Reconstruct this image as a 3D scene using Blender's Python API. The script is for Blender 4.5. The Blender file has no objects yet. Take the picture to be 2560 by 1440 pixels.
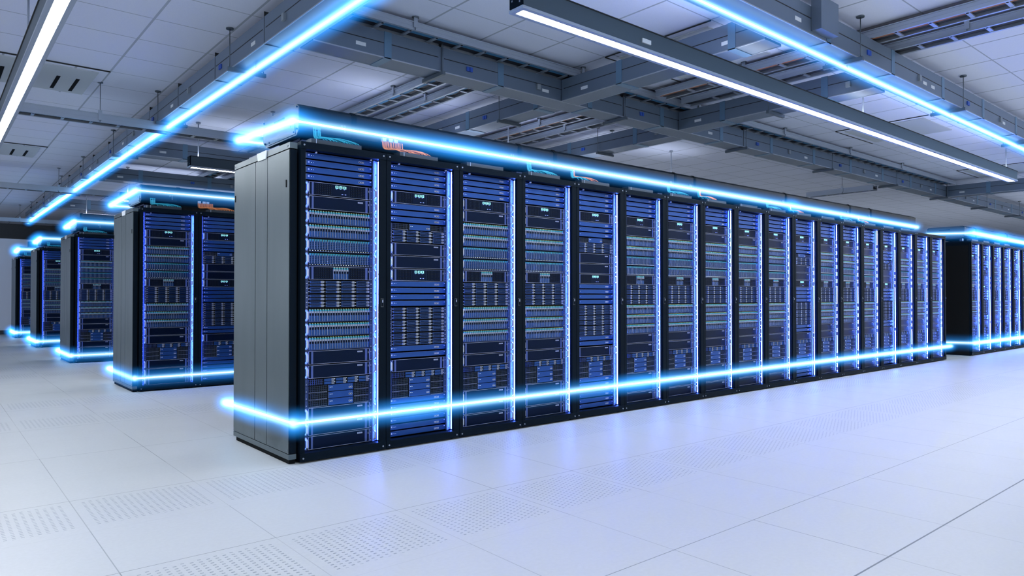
import bpy, math, random
from mathutils import Vector
random.seed(7)
sc = bpy.context.scene
col = sc.collection
PI = math.pi

# ------------------------------------------------------------------ materials
MATS = {}
def pmat(name, color, rough=.5, metal=0., emit=None, estr=0., spec=.5, coat=0.):
    m = bpy.data.materials.new(name); m.use_nodes = True
    b = m.node_tree.nodes['Principled BSDF']
    b.inputs['Base Color'].default_value = (*color, 1)
    b.inputs['Roughness'].default_value = rough
    b.inputs['Metallic'].default_value = metal
    b.inputs['Specular IOR Level'].default_value = spec
    if coat: b.inputs['Coat Weight'].default_value = coat
    if emit:
        b.inputs['Emission Color'].default_value = (*emit, 1)
        b.inputs['Emission Strength'].default_value = estr
    MATS[name] = m
    return m
def brushed(name, color, rough, metal, amp=.12, scale=(400, 400, 3), spec=.5):
    """painted or brushed metal: faint procedural variation of tone and gloss"""
    m = pmat(name, color, rough, metal, spec=spec)
    nt = m.node_tree; b = nt.nodes['Principled BSDF']
    tc = nt.nodes.new('ShaderNodeTexCoord'); mp = nt.nodes.new('ShaderNodeMapping')
    mp.inputs['Scale'].default_value = scale
    nz = nt.nodes.new('ShaderNodeTexNoise'); nz.inputs['Scale'].default_value = 1.; nz.inputs['Detail'].default_value = 3
    nt.links.new(tc.outputs['Object'], mp.inputs['Vector']); nt.links.new(mp.outputs[0], nz.inputs['Vector'])
    r = nt.nodes.new('ShaderNodeMapRange'); r.inputs['To Min'].default_value = max(.05, rough-amp); r.inputs['To Max'].default_value = rough+amp
    nt.links.new(nz.outputs['Fac'], r.inputs['Value']); nt.links.new(r.outputs[0], b.inputs['Roughness'])
    return m

brushed('rack_black', (.0045, .0075, .012), .5, 0., .1, (400, 400, 3), .12)
brushed('panel_grey', (.10, .132, .146), .34, .8, .08, (6, 6, 1.2))
for _n, _c in (('rack_black', (.0022, .0062, .012)),):
    b_ = MATS[_n].node_tree.nodes['Principled BSDF']; b_.inputs['Base Color'].default_value = (*_c, 1); b_.inputs['IOR'].default_value = 1.13; b_.inputs['Specular IOR Level'].default_value = .5
pmat('gap_black', (.003, .004, .005), .8, spec=.08)
pmat('panel_black', (.003, .004, .005), .55, 0, spec=.15)
pmat('server_blue', (.018, .062, .225), .36, .55, spec=.28)
pmat('server_dark', (.0025, .008, .025), .4, .5, spec=.12)
pmat('rail_blue', (.06, .09, .20), .35, .2, spec=.3)
pmat('ear_blue', (.03, .055, .15), .4, .1, spec=.3)
pmat('handle_metal', (.50, .53, .60), .35, .3)
pmat('silver', (.22, .25, .31), .38, .3)
pmat('edge_silver', (.34, .38, .48), .35, .3)
pmat('white_print', (.42, .46, .56), .5)
pmat('drive_blue', (.017, .058, .19), .4, .5, spec=.22)
pmat('teal', (.008, .20, .25), .4)
pmat('teal_cap', (.015, .26, .34), .4)
pmat('yellow_dot', (.65, .60, .15), .5)
pmat('hole', (.002, .003, .005), .9, spec=.05)
pmat('grid_metal', (.035, .05, .075), .4, .2, spec=.2)
pmat('led_white', (.3, .35, .4), .5, 0, (.75, .88, 1.), .75)
pmat('led_cyan', (.3, .9, .9), .5, 0, (.33, .86, .84), 1.15)
pmat('led_blue', (.2, .3, 1), .5, 0, (.25, .32, .9), .8)
pmat('rack_light', (.4, .6, 1), .5, 0, (.075, .175, 1.0), 76.0)
pmat('beam_grey', (.135, .18, .245), .42, .35)
pmat('beam_band', (.13, .23, .34), .4, .45)
pmat('groove', (.008, .010, .012), .6)
pmat('outlet_blue', (.02, .08, .42), .5)
pmat('outlet_grey', (.22, .26, .30), .5)
pmat('plate_white', (.62, .66, .70), .5)
pmat('tray_metal', (.42, .47, .54), .32, .65)
pmat('tray_cable_dark', (.015, .018, .028), .6)
pmat('tray_cable_blue', (.05, .19, .36), .6)
pmat('tray_cable_copper', (.34, .12, .05), .6)
pmat('lamp_body', (.060, .085, .11), .45, .3)
pmat('lamp_trim', (.34, .38, .46), .4, .3)
pmat('lamp_light', (1, 1, 1), .5, 0, (.94, .96, 1.), 56)
pmat('rod', (.12, .15, .18), .4, .6)
pmat('cable_teal', (.02, .34, .42), .45)
pmat('cable_orange', (.80, .24, .06), .45)
pmat('duct_black', (.0035, .006, .009), .42, 0, spec=.12)
pmat('duct_end', (.055, .068, .08), .42, .4)
pmat('bracket_blue', (.045, .07, .16), .4, .3)
pmat('wall_paint', (.76, .81, .92), .7)
pmat('bulkhead', (.10, .115, .13), .7)
pmat('skirting', (.05, .06, .07), .6)
pmat('vent_white', (.50, .54, .58), .55)
pmat('speaker', (.015, .018, .022), .5)
b_ = MATS['server_dark'].node_tree.nodes['Principled BSDF']; b_.inputs['IOR'].default_value = 1.2; b_.inputs['Specular IOR Level'].default_value = .5; b_.inputs['Roughness'].default_value = .3
for _n in ('duct_black', 'gap_black', 'hole', 'grid_metal'):
    b_ = MATS[_n].node_tree.nodes['Principled BSDF']; b_.inputs['IOR'].default_value = 1.22; b_.inputs['Specular IOR Level'].default_value = .5
for _n in ('server_blue', 'drive_blue'):
    b_ = MATS[_n].node_tree.nodes['Principled BSDF']; b_.inputs['IOR'].default_value = 1.3; b_.inputs['Specular IOR Level'].default_value = .5; b_.inputs['Roughness'].default_value = .27
pmat('rail_plate', (.20, .30, .62), .35, .1)
pmat('box_grey', (.010, .018, .027), .5)
pmat('added_up_glow', (1, 1, 1), .5, 0, (.72, .80, 1.), 7.)  # glow for the strips added on lamp tops to brighten the ceiling
pmat('glow_core', (1, 1, 1), .5, 0, (.62, .88, 1.), 1.4)

class N:
    """tiny node helper"""
    def __init__(s, nt): s.nt = nt
    def val(s, x, sock):
        if hasattr(x, 'is_linked'): s.nt.links.new(x, sock)
        else: sock.default_value = x
    def m(s, op, a, b=0., c=0.):
        n = s.nt.nodes.new('ShaderNodeMath'); n.operation = op
        s.val(a, n.inputs[0]); s.val(b, n.inputs[1])
        if len(n.inputs) > 2: s.val(c, n.inputs[2])
        return n.outputs[0]
    def fract_dist(s, x, T, off):
        """distance (m) to the nearest line of a family spaced T"""
        u = s.m('DIVIDE', s.m('SUBTRACT', x, off), T)
        f = s.m('FRACT', s.m('ADD', u, .5))
        return s.m('MULTIPLY', s.m('ABSOLUTE', s.m('SUBTRACT', f, .5)), T)

def mixc(nt, fac, a, b):
    n = nt.nodes.new('ShaderNodeMix'); n.data_type = 'RGBA'
    if hasattr(fac, 'is_linked'): nt.links.new(fac, n.inputs[0])
    else: n.inputs[0].default_value = fac
    for x, i in ((a, 6), (b, 7)):
        if hasattr(x, 'is_linked'): nt.links.new(x, n.inputs[i])
        else: n.inputs[i].default_value = (*x, 1)
    return n.outputs[2]

def floor_material():
    T = .5905
    m = pmat('floor_tiles', (.60, .64, .69), .34, 0, spec=.5)
    nt = m.node_tree; n = N(nt); b = nt.nodes['Principled BSDF']
    tc = nt.nodes.new('ShaderNodeTexCoord'); sp = nt.nodes.new('ShaderNodeSeparateXYZ')
    nt.links.new(tc.outputs['Object'], sp.inputs[0])
    x, y = sp.outputs[0], sp.outputs[1]
    dx = n.fract_dist(x, T, -.02); dy = n.fract_dist(y, T, 0.)
    # line strength differs from joint to joint (some panels sit tighter than others)
    jy = n.m('ROUND', n.m('DIVIDE', y, T))
    ev = n.m('LESS_THAN', n.m('ABSOLUTE', n.m('SUBTRACT', n.m('MODULO', n.m('ADD', jy, 70.), 2.), 0.)), .5)
    five = n.m('COMPARE', jy, -5., .1)
    sy = n.m('MAXIMUM', n.m('MULTIPLY', ev, .8), n.m('MAXIMUM', n.m('MULTIPLY', five, 1.), .12))
    jx = n.m('ROUND', n.m('DIVIDE', n.m('ADD', x, .02), T)); jt = n.m('FLOOR', n.m('DIVIDE', y, T))
    wn = nt.nodes.new('ShaderNodeTexWhiteNoise'); cb = nt.nodes.new('ShaderNodeCombineXYZ')
    nt.links.new(jx, cb.inputs[0]); nt.links.new(jt, cb.inputs[1]); nt.links.new(cb.outputs[0], wn.inputs[0])
    sx = n.m('ADD', .2, n.m('MULTIPLY', wn.outputs['Value'], .6))
    wy = n.m('ADD', .0021, n.m('MULTIPLY', five, .0016))
    seam = n.m('MAXIMUM', n.m('MULTIPLY', n.m('LESS_THAN', dx, .0021), sx), n.m('MULTIPLY', n.m('LESS_THAN', dy, wy), sy))
    # perforated panels: two runs in front of every cabinet row
    ty = n.m('FLOOR', n.m('DIVIDE', y, T)); md = n.m('MODULO', n.m('ADD', ty, 70.), 7.)
    run = n.m('ADD', n.m('COMPARE', md, 4., .1), n.m('COMPARE', md, 6., .1))
    lx = n.m('SUBTRACT', n.m('ADD', x, .02), n.m('MULTIPLY', n.m('FLOOR', n.m('DIVIDE', n.m('ADD', x, .02), T)), T))
    ly = n.m('SUBTRACT', y, n.m('MULTIPLY', ty, T))
    u = n.m('DIVIDE', n.m('SUBTRACT', lx, .035), .0306); cu = n.m('FLOOR', u)
    v = n.m('ADD', n.m('DIVIDE', n.m('SUBTRACT', ly, .09), .0262), n.m('MULTIPLY', n.m('MODULO', n.m('ADD', cu, 100.), 2.), .5))
    inu = n.m('LESS_THAN', n.m('ABSOLUTE', n.m('SUBTRACT', n.m('FRACT', u), .5)), .22)
    inv = n.m('LESS_THAN', n.m('ABSOLUTE', n.m('SUBTRACT', n.m('FRACT', v), .5)), .15)
    ar = n.m('MULTIPLY', n.m('MULTIPLY', n.m('GREATER_THAN', lx, .035), n.m('LESS_THAN', lx, .555)),
             n.m('MULTIPLY', n.m('GREATER_THAN', ly, .09), n.m('LESS_THAN', ly, .545)))
    lim = n.m('LESS_THAN', x, 8.8)
    slot = n.m('MULTIPLY', n.m('MULTIPLY', inu, inv), n.m('MULTIPLY', n.m('MULTIPLY', ar, lim), run))
    nz = nt.nodes.new('ShaderNodeTexNoise'); nz.inputs['Scale'].default_value = 55; nz.inputs['Detail'].default_value = 6
    nt.links.new(tc.outputs['Object'], nz.inputs['Vector'])
    base = mixc(nt, nz.outputs['Fac'], (.425, .445, .448), (.485, .505, .508))
    c1 = mixc(nt, n.m('MULTIPLY', seam, .9), base, (.06, .075, .085))
    c2 = mixc(nt, n.m('MULTIPLY', slot, .68), c1, (.12, .15, .18))
    nt.links.new(c2, b.inputs['Base Color'])
    nz2 = nt.nodes.new('ShaderNodeTexNoise'); nz2.inputs['Scale'].default_value = 3.; nz2.inputs['Detail'].default_value = 4
    nt.links.new(tc.outputs['Object'], nz2.inputs['Vector'])
    r = nt.nodes.new('ShaderNodeMapRange'); r.inputs['To Min'].default_value = .36; r.inputs['To Max'].default_value = .50
    nt.links.new(nz2.outputs['Fac'], r.inputs['Value']); nt.links.new(r.outputs[0], b.inputs['Roughness'])
floor_material()

def ceiling_material():
    m = pmat('ceiling_tiles', (.42, .45, .50), .85, 0, spec=.2)
    nt = m.node_tree; n = N(nt); b = nt.nodes['Principled BSDF']
    tc = nt.nodes.new('ShaderNodeTexCoord'); sp = nt.nodes.new('ShaderNodeSeparateXYZ')
    nt.links.new(tc.outputs['Object'], sp.inputs[0])
    dx = n.fract_dist(sp.outputs[0], .6, .3); dy = n.fract_dist(sp.outputs[1], .6, .5)
    lx = n.m('LESS_THAN', dx, .010); ly = n.m('LESS_THAN', dy, .006)
    nz = nt.nodes.new('ShaderNodeTexNoise'); nz.inputs['Scale'].default_value = 140; nz.inputs['Detail'].default_value = 4
    nt.links.new(tc.outputs['Object'], nz.inputs['Vector'])
    base = mixc(nt, nz.outputs['Fac'], (.70, .74, .87), (.80, .84, .96))
    c = mixc(nt, n.m('MULTIPLY', n.m('MAXIMUM', lx, ly), .7), base, (.24, .28, .34))
    nt.links.new(c, b.inputs['Base Color'])
ceiling_material()

# ------------------------------------------------------------------ mesh builder
class MB:
    def __init__(s): s.v = []; s.f = []; s.mi = []; s.mats = []; s.sm = []
    def _m(s, m):
        if m not in s.mats: s.mats.append(m)
        return s.mats.index(m)
    def box(s, x0, x1, y0, y1, z0, z1, m):
        k = len(s.v); i = s._m(m)
        s.v += [(x0,y0,z0),(x1,y0,z0),(x1,y1,z0),(x0,y1,z0),(x0,y0,z1),(x1,y0,z1),(x1,y1,z1),(x0,y1,z1)]
        for q in ((0,3,2,1),(4,5,6,7),(0,1,5,4),(1,2,6,5),(2,3,7,6),(3,0,4,7)):
            s.f.append([k+a for a in q]); s.mi.append(i); s.sm.append(False)
        return s
    def bbox(s, x0, x1, y0, y1, z0, z1, b, m):
        """box with chamfered vertical-section edges along X (octagonal in YZ) """
        return s.prism([(y0+b,z0),(y1-b,z0),(y1,z0+b),(y1,z1-b),(y1-b,z1),(y0+b,z1),(y0,z1-b),(y0,z0+b)], 'X', x0, x1, m)
    def prism(s, poly, axis, a0, a1, m, smooth=False):
        k = len(s.v); n = len(poly); i = s._m(m)
        for a in (a0, a1):
            for p, q in poly:
                s.v.append({'X': (a,p,q), 'Y': (p,a,q), 'Z': (p,q,a)}[axis])
        s.f.append([k+j for j in range(n)][::-1]); s.mi.append(i); s.sm.append(False)
        s.f.append([k+n+j for j in range(n)]); s.mi.append(i); s.sm.append(False)
        for j in range(n):
            j2 = (j+1) % n
            s.f.append([k+j, k+j2, k+n+j2, k+n+j]); s.mi.append(i); s.sm.append(smooth)
        return s
    def cyl(s, c, r, a0, a1, axis, m, n=12):
        poly = [(c[0]+r*math.cos(2*PI*j/n), c[1]+r*math.sin(2*PI*j/n)) for j in range(n)]
        return s.prism(poly, axis, a0, a1, m, True)
    def tube(s, pts, r, m, n=6):
        i = s._m(m); rings = []
        P = [Vector(p) for p in pts]
        up = Vector((0, 1, 0))
        for j, p in enumerate(P):
            d = (P[min(j+1, len(P)-1)] - P[max(j-1, 0)]).normalized()
            a = d.cross(up)
            if a.length < 1e-3: a = d.cross(Vector((1, 0, 0)))
            a.normalize(); b = d.cross(a)
            ring = []
            for q in range(n):
                t = 2*PI*q/n
                ring.append(len(s.v)); s.v.append(tuple(p + a*r*math.cos(t) + b*r*math.sin(t)))
            rings.append(ring)
        for A, B in zip(rings, rings[1:]):
            for q in range(n):
                s.f.append([A[q], A[(q+1) % n], B[(q+1) % n], B[q]]); s.mi.append(i); s.sm.append(True)
        s.f.append(rings[0][::-1]); s.mi.append(i); s.sm.append(False)
        s.f.append(rings[-1]); s.mi.append(i); s.sm.append(False)
        return s
    def mesh(s, name):
        import bmesh
        me = bpy.data.meshes.new(name)
        me.from_pydata(s.v, [], s.f)
        for m in s.mats: me.materials.append(MATS[m])
        me.polygons.foreach_set('material_index', s.mi)
        me.polygons.foreach_set('use_smooth', s.sm)
        bm = bmesh.new(); bm.from_mesh(me); bmesh.ops.recalc_face_normals(bm, faces=bm.faces); bm.to_mesh(me); bm.free()
        me.update()
        return me
    def build(s, name, parent=None, loc=(0, 0, 0)):
        return link(name, s.mesh(name), parent, loc)

def link(name, data, parent=None, loc=(0, 0, 0)):
    o = bpy.data.objects.new(name, data); col.objects.link(o)
    o.location = loc
    if parent is not None: o.parent = parent
    return o
def thing(name, label, cat, loc=(0, 0, 0), group=None):
    o = link(name, None, None, loc); o.empty_display_size = .1
    return tag(o, label, cat, group)
def tag(o, label, cat, group=None):
    o['label'] = label; o['category'] = cat
    if group: o['group'] = group
    return o
def structure(o):
    o['kind'] = 'structure'; return o
KIDS = {}
def kids_of():
    KIDS.clear()
    for o in col.objects:
        if o.parent: KIDS.setdefault(o.parent.name, []).append(o)
def dup(root, loc, label, group=None):
    r = root.copy(); col.objects.link(r); r.location = loc; r['label'] = label
    if group: r['group'] = group
    def rec(src, dst):
        for ch in KIDS.get(src.name, []):
            c = ch.copy(); col.objects.link(c); c.parent = dst
            rec(ch, c)
    rec(root, r)
    return r

# ------------------------------------------------------------------ the room
CZ = 3.36
structure(MB().box(-6.5, 34, -5.4, 25, -.06, 0, 'floor_tiles').build('floor'))
structure(MB().box(-6.5, 34, -5.4, 25, CZ, CZ+.08, 'ceiling_tiles').build('ceiling'))
structure(MB().box(-6.5, 34, 18.9, 19.05, 0, 2.56, 'wall_paint').build('wall_back'))
structure(MB().box(-6.5, 34, 23.6, 23.75, 0, CZ, 'bulkhead').build('wall_back_upper'))
structure(MB().box(-6.5, 34, 18.885, 18.9, 0, .11, 'skirting').build('baseboard_back'))
structure(MB().box(32, 32.15, -5.4, 18.9, 0, CZ, 'wall_paint').build('wall_right'))

# ------------------------------------------------------------------ rack equipment
U = .04465
W = .47
XI0, XI1 = .022, .448

def grid_cells(mb, x0, x1, z0, z1, nx, nz, y=-.0004, m='hole', fill=.62):
    dx = (x1-x0)/nx; dz = (z1-z0)/nz
    for i in range(nx):
        for k in range(nz):
            cx = x0+(i+.5)*dx; cz = z0+(k+.5)*dz
            mb.box(cx-dx*fill/2, cx+dx*fill/2, y, y+.001, cz-dz*fill/2, cz+dz*fill/2, m)
def outline(mb, x0, x1, z0, z1, t, y, m):
    for a in ((x0, x1, z0, z0+t), (x0, x1, z1-t, z1), (x0, x0+t, z0+t, z1-t), (x1-t, x1, z0+t, z1-t)):
        mb.box(a[0], a[1], y, y+.004, a[2], a[3], m)

def mb_switch():
    mb = MB()
    mb.box(0, W, 0, .38, .009, U-.001, 'server_blue')
    mb.box(0, .0025, -.0012, .0, .009, U-.001, 'edge_silver')
    mb.box(0, W, -.0012, 0, U-.0025, U-.001, 'rail_blue')
    for a in (0, .0055):
        for c in (0, .0055): mb.box(.014+a, .0185+a, -.0012, 0, .024+c, .0285+c, 'white_print')
    mb.box(.036, .0395, -.0012, 0, .0265, .030, 'led_white')
    mb.box(.050, .052, -.0012, 0, .0265, .0285, 'led_white')
    mb.box(.448, .458, -.0012, 0, .033, .0355, 'led_blue')
    return mb
def mb_ports(n=3, x=.366, z=.019, s=.0105):
    mb = MB()
    for i in range(n):
        x0 = x+i*.0135
        outline(mb, x0, x0+s, z, z+s, .0018, -.002, 'white_print')
        mb.box(x0+.0018, x0+s-.0018, -.0008, 0, z+.0018, z+s-.0018, 'hole')
    return mb
def ears(mb, h):
    for x0, x1 in ((0, XI0-.003), (XI1+.003, W)):
        mb.box(x0, x1, .002, .012, .001, h-.001, 'ear_blue')
        n = int(h/.0149)
        for k in range(n):
            z = (k+.5)*h/n
            mb.box((x0+x1)/2-.002, (x0+x1)/2+.002, .0008, .002, z-.0028, z+.0028, 'white_print' if k % 3 == 0 else 'rail_blue')
def mb_case(h=2*U, face='server_dark', trim=True):
    mb = MB(); ears(mb, h)
    mb.box(XI0, XI1, 0, .4, .003, h-.003, face)
    if trim:
        outline(mb, XI0, XI1, .004, h-.004, .0016, -.003, 'edge_silver')
        mb.box(XI0+.018, XI0+.031, -.0012, 0, .006, h-.006, 'rail_blue')
        mb.box(XI1-.032, XI1-.016, -.0012, 0, .006, h-.006, 'rail_blue')
        mb.box(XI1-.009, XI1-.0065, -.0012, 0, h*.6, h*.6+.012, 'white_print')
    return mb
SEG = {'a': (0, 1, .9, 1), 'b': (.8, 1, .5, 1), 'c': (.8, 1, 0, .5), 'd': (0, 1, 0, .1), 'e': (0, .2, 0, .5), 'f': (0, .2, .5, 1), 'g': (0, 1, .45, .55)}
def mb_display():
    mb = mb_case()
    for x0, x1 in ((.062, .172), (.304, .412)):
        grid_cells(mb, x0, x1, .012, .078, 9, 6, -.001, 'hole', .6)
        grid_cells(mb, x0+.006, x1+.006, .012, .078, 9, 6, -.0008, 'grid_metal', .25)
    mb.box(.182, .2965, -.0015, 0, .008, .081, 'server_dark')
    mb.box(.2965, .2975, -.002, 0, .008, .081, 'grid_metal')
    mb.box(.244, .254, -.003, 0, .020, .0235, 'led_blue'); mb.box(.266, .276, -.003, 0, .020, .0235, 'led_blue')
    return mb
def mb_digits():
    mb = MB()
    for i in range(3):
        x0 = .200+i*.0275; z0 = .058
        for n_, (a, b, c, d) in SEG.items():
            g = .0009
            mb.box(x0+a*.021+g, x0+b*.021-g, -.004, -.0015, z0+c*.0165+(g if d-c > .2 else 0), z0+d*.0165-(g if d-c > .2 else 0), 'led_cyan')
        mb.box(x0+.003, x0+.012, -.0035, -.0015, z0-.005, z0-.0035, 'led_blue')
    return mb
def mb_blank():
    return mb_case()
def mb_tag():
    mb = MB(); mb.box(.361, .396, -.004, 0, .064, .0725, 'white_print')
    for k in range(6): mb.box(.3645+k*.005, .3672+k*.005, -.0046, -.004, .0658, .0705, 'ear_blue')
    return mb
def mb_bay():
    mb = MB(); ears(mb, 2*U)
    mb.box(XI0, XI1, .006, .4, .002, 2*U-.002, 'gap_black')
    mb.box(XI0, XI1, -.001, .012, .0015, .005, 'ear_blue')
    return mb
PITCH = (XI1-XI0)/24
def mb_tray_white(mb=None, x=0.):
    mb = mb or MB(); w = PITCH-.0028
    mb.box(x, x+w, -.001, .03, .0065, .058, 'drive_blue')
    mb.box(x, x+.0015, -.0022, .0, .0065, .070, 'edge_silver')
    mb.box(x, x+w, -.0045, .03, .0585, .070, 'silver')
    mb.box(x+.0045, x+w-.0015, -.002, 0, .042, .0575, 'hole')
    mb.prism([(x+.001, .0705), (x+w-.001, .0705), (x+w-.003, .0805), (x+.003, .0805)], 'Y', -.004, .02, 'teal_cap')
    mb.box(x+.0045, x+.009, -.005, .01, .0805, .0835, 'yellow_dot')
    return mb
def mb_tray_teal(mb=None, x=0.):
    mb = mb or MB(); w = PITCH-.0028
    mb.box(x, x+w, -.001, .03, .014, .074, 'drive_blue')
    mb.box(x, x+.0014, -.0022, 0, .014, .074, 'edge_silver')
    mb.prism([(x+.0045, .0665), (x+w-.0045, .0665), (x+w, .0795), (x, .0795)], 'Y', -.004, .02, 'teal')
    mb.box(x+.006, x+.009, -.002, .01, .007, .010, 'led_white')
    for k in range(4): mb.box(x+.005, x+w-.003, -.0016, 0, .020+k*.011, .026+k*.011, 'server_dark')
    return mb
def mb_grid6():
    mb = mb_case()
    for x0, x1 in ((.058, .170), (.306, .414)):
        grid_cells(mb, x0, x1, .010, .080, 9, 6, -.001, 'hole', .6)
        grid_cells(mb, x0+.006, x1+.006, .010, .080, 9, 6, -.0008, 'grid_metal', .25)
    return mb
def mb_disk_case():
    mb = MB()
    for x0, x1 in ((0, .020), (.452, W)):
        mb.box(x0, x1, .002, .012, .001, 2*U-.001, 'ear_blue')
        for k in range(6):
            z = (k+.5)*2*U/6
            mb.box((x0+x1)/2-.004, (x0+x1)/2+.004, .0008, .002, z-.003, z+.003, 'rail_blue' if k % 2 else 'white_print')
    mb.box(.020, .452, .006, .4, .001, 2*U-.001, 'gap_black')
    for k in range(4):
        for c in range(4):
            x = .030+c*.1075; z = .0055+k*.0215+(.0018 if k % 2 == 0 else 0)
            mb.box(x-.006, x-.0035, .003, .006, z+.006, z+.009, 'led_white')
    return mb
def mb_drawer(mb=None, x=0., z=0.):
    mb = mb or MB()
    mb.box(x, x+.078, .0, .05, z, z+.0145, 'drive_blue')
    outline(mb, x, x+.072, z, z+.0145, .0011, -.0022, 'rail_blue')
    mb.box(x+.008, x+.066, -.001, 0, z+.0042, z+.0100, 'server_dark')
    mb.prism([(x+.072, z), (x+.088, z), (x+.0915, z+.0035), (x+.0915, z+.011), (x+.088, z+.0145), (x+.072, z+.0145)], 'Y', -.006, .03, 'silver')
    mb.box(x+.0775, x+.079, -.0068, -.006, z+.003, z+.0115, 'server_dark')
    return mb
DRAWERS = [(.030+c*.1075, .0055+k*.0215+(.0018 if k % 2 == 0 else 0)) for k in range(4) for c in range(4)]
def mb_mixed():
    mb = MB(); ears(mb, U)
    mb.box(.02, .458, .004, .4, .001, U-.001, 'gap_black')
    for i in range(8): mb.box(.024+i*.0125, .026+i*.0125, .0, .004, .004, .041, 'ear_blue')
    for k in range(3): mb.box(.022, .122, .001, .004, .010+k*.012, .0115+k*.012, 'ear_blue')
    return mb
def mb_small_drive():
    mb = MB()
    mb.box(0, .050, 0, .03, 0, .016, 'drive_blue'); mb.box(.050, .068, -.004, .03, 0, .016, 'silver')
    mb.box(.055, .057, -.0048, -.004, .003, .013, 'server_dark'); mb.box(.061, .063, -.0048, -.004, .003, .013, 'server_dark')
    mb.box(.072, .0745, -.001, .01, .011, .0135, 'led_white')
    return mb
def mb_control():
    mb = MB(); ears(mb, U)
    mb.box(XI0, XI1, .004, .4, .001, U-.001, 'gap_black')
    for x0, x1 in ((.024, .148), (.338, .444)):
        n = int((x1-x0)/.0115)
        for i in range(n+1): mb.box(x0+i*(x1-x0)/n-.001, x0+i*(x1-x0)/n+.001, .001, .004, .002, .043, 'grid_metal')
        for k in range(4): mb.box(x0, x1, .0005, .004, .004+k*.0115, .0055+k*.0115, 'grid_metal')
        mb.box(x0, x1, .0, .004, .001, .0022, 'edge_silver')
    mb.box(.158, .330, 0, .05, .003, U-.0015, 'server_blue')
    mb.box(.158, .1592, -.001, 0, .003, U-.0015, 'edge_silver')
    mb.box(.166, .172, -.0015, 0, .027, .0295, 'led_white'); mb.box(.178, .184, -.0015, 0, .027, .0295, 'led_white')
    mb.box(.302, .307, -.0015, 0, .034, .0375, 'rail_blue'); mb.box(.314, .319, -.0015, 0, .034, .0375, 'rail_blue')
    return mb
def mb_handle():
    """D-shaped grip standing out from the ear: trapezoid arms and a straight bar"""
    h = 2*U; mb = MB(); t = .007
    out = [(.002, .006), (-.018, .014), (-.030, .024), (-.030, h-.024), (-.018, h-.014), (.002, h-.006)]
    inn = [(.002, .006+t*1.6), (-.015, .014+t), (-.030+t, .027), (-.030+t, h-.027), (-.015, h-.014-t), (.002, h-.006-t*1.6)]
    for a in range(5):
        quad = [out[a], out[a+1], inn[a+1], inn[a]]
        mb.prism(quad, 'X', 0, .011, 'handle_metal')
    return mb

KINDS = {}     # meshes are made once and shared by every cabinet
def M(key, fn):
    if key not in KINDS: KINDS[key] = fn() if not isinstance(fn(), MB) else fn().mesh(key)
    return KINDS[key]
def merged(mb, *adds):
    for a in adds: a(mb)
    return mb
def add_mb(dst, src, dx=0, dy=0, dz=0):
    k = len(dst.v)
    dst.v += [(x+dx, y+dy, z+dz) for x, y, z in src.v]
    for f, mi, sm in zip(src.f, src.mi, src.sm):
        dst.f.append([k+i for i in f]); dst.mi.append(dst._m(src.mats[mi])); dst.sm.append(sm)
    return dst

def unit(kind, rack, x, y, ztop, lod):
    """one piece of equipment; returns its height in U. lod 0: every drive its own object, 1: grips own, 2: merged"""
    hU = 1 if kind in ('S1', 'M1', 'C1') else 2
    z = ztop-hU*U
    L = (x, y, z)
    subs = []
    if kind == 'S1': base, nm, subs = mb_switch, 'network_switch', [('port_block', mb_ports, (0, 0, 0))]
    elif kind == 'D2': base, nm, subs = mb_display, 'display_server', [('digit_display', mb_digits, (0, 0, 0))]
    elif kind == 'B2': base, nm, subs = mb_blank, 'closed_server', [('label_tag', mb_tag, (0, 0, 0))]
    elif kind == 'W2': base, nm, subs = mb_bay, 'drive_server', [('drive_tray', mb_tray_white, (XI0+.001+i*PITCH, 0, 0)) for i in range(24)]
    elif kind == 'T2': base, nm, subs = mb_bay, 'drive_server', [('drive_module', mb_tray_teal, (XI0+.001+i*PITCH, 0, 0)) for i in range(24)]
    elif kind == 'G6': base, nm, subs = mb_grid6, 'grille_server', [('drive_tray', mb_tray_white, (.186+i*.0182, -.002, 0)) for i in range(6)]
    elif kind == 'H2': base, nm, subs = mb_disk_case, 'disk_array', [('disk_drawer', mb_drawer, (a, 0, b)) for a, b in DRAWERS]
    elif kind == 'M1': base, nm, subs = mb_mixed, 'mixed_server', [('small_drive', mb_small_drive, (.128+c*.0815, 0, .004+k*.0195)) for k in range(2) for c in range(4)]
    elif kind == 'C1': base, nm, subs = mb_control, 'control_server', [('port_block', lambda: mb_ports(2, .299, .014, .0105), (0, 0, 0))]
    grips = [('handle', mb_handle, (-.003, 0, 0)), ('handle', mb_handle, (W+.004, 0, 0))] if kind in ('D2', 'B2', 'W2', 'T2', 'G6') else []
    keep = []
    if lod == 0: keep = subs+grips
    elif lod == 1: keep = grips+(subs if kind in ('D2', 'B2') else [])
    rest = [s for s in subs+grips if s not in keep]
    key = kind+('' if not rest else '_l%d' % lod)
    if key not in KINDS:
        mb = base()
        for n_, fn, o in rest: add_mb(mb, fn(), *o)
        KINDS[key] = mb.mesh(nm)
    o = link(nm, KINDS[key], rack, L)
    for n_, fn, off in keep:
        kk = 'sub_'+n_+('_c' if kind == 'C1' else '')
        if kk not in KINDS: KINDS[kk] = fn().mesh(n_)
        s = link(n_, KINDS[kk], o, off)
        if n_ == 'handle': pass
    return hU

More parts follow.
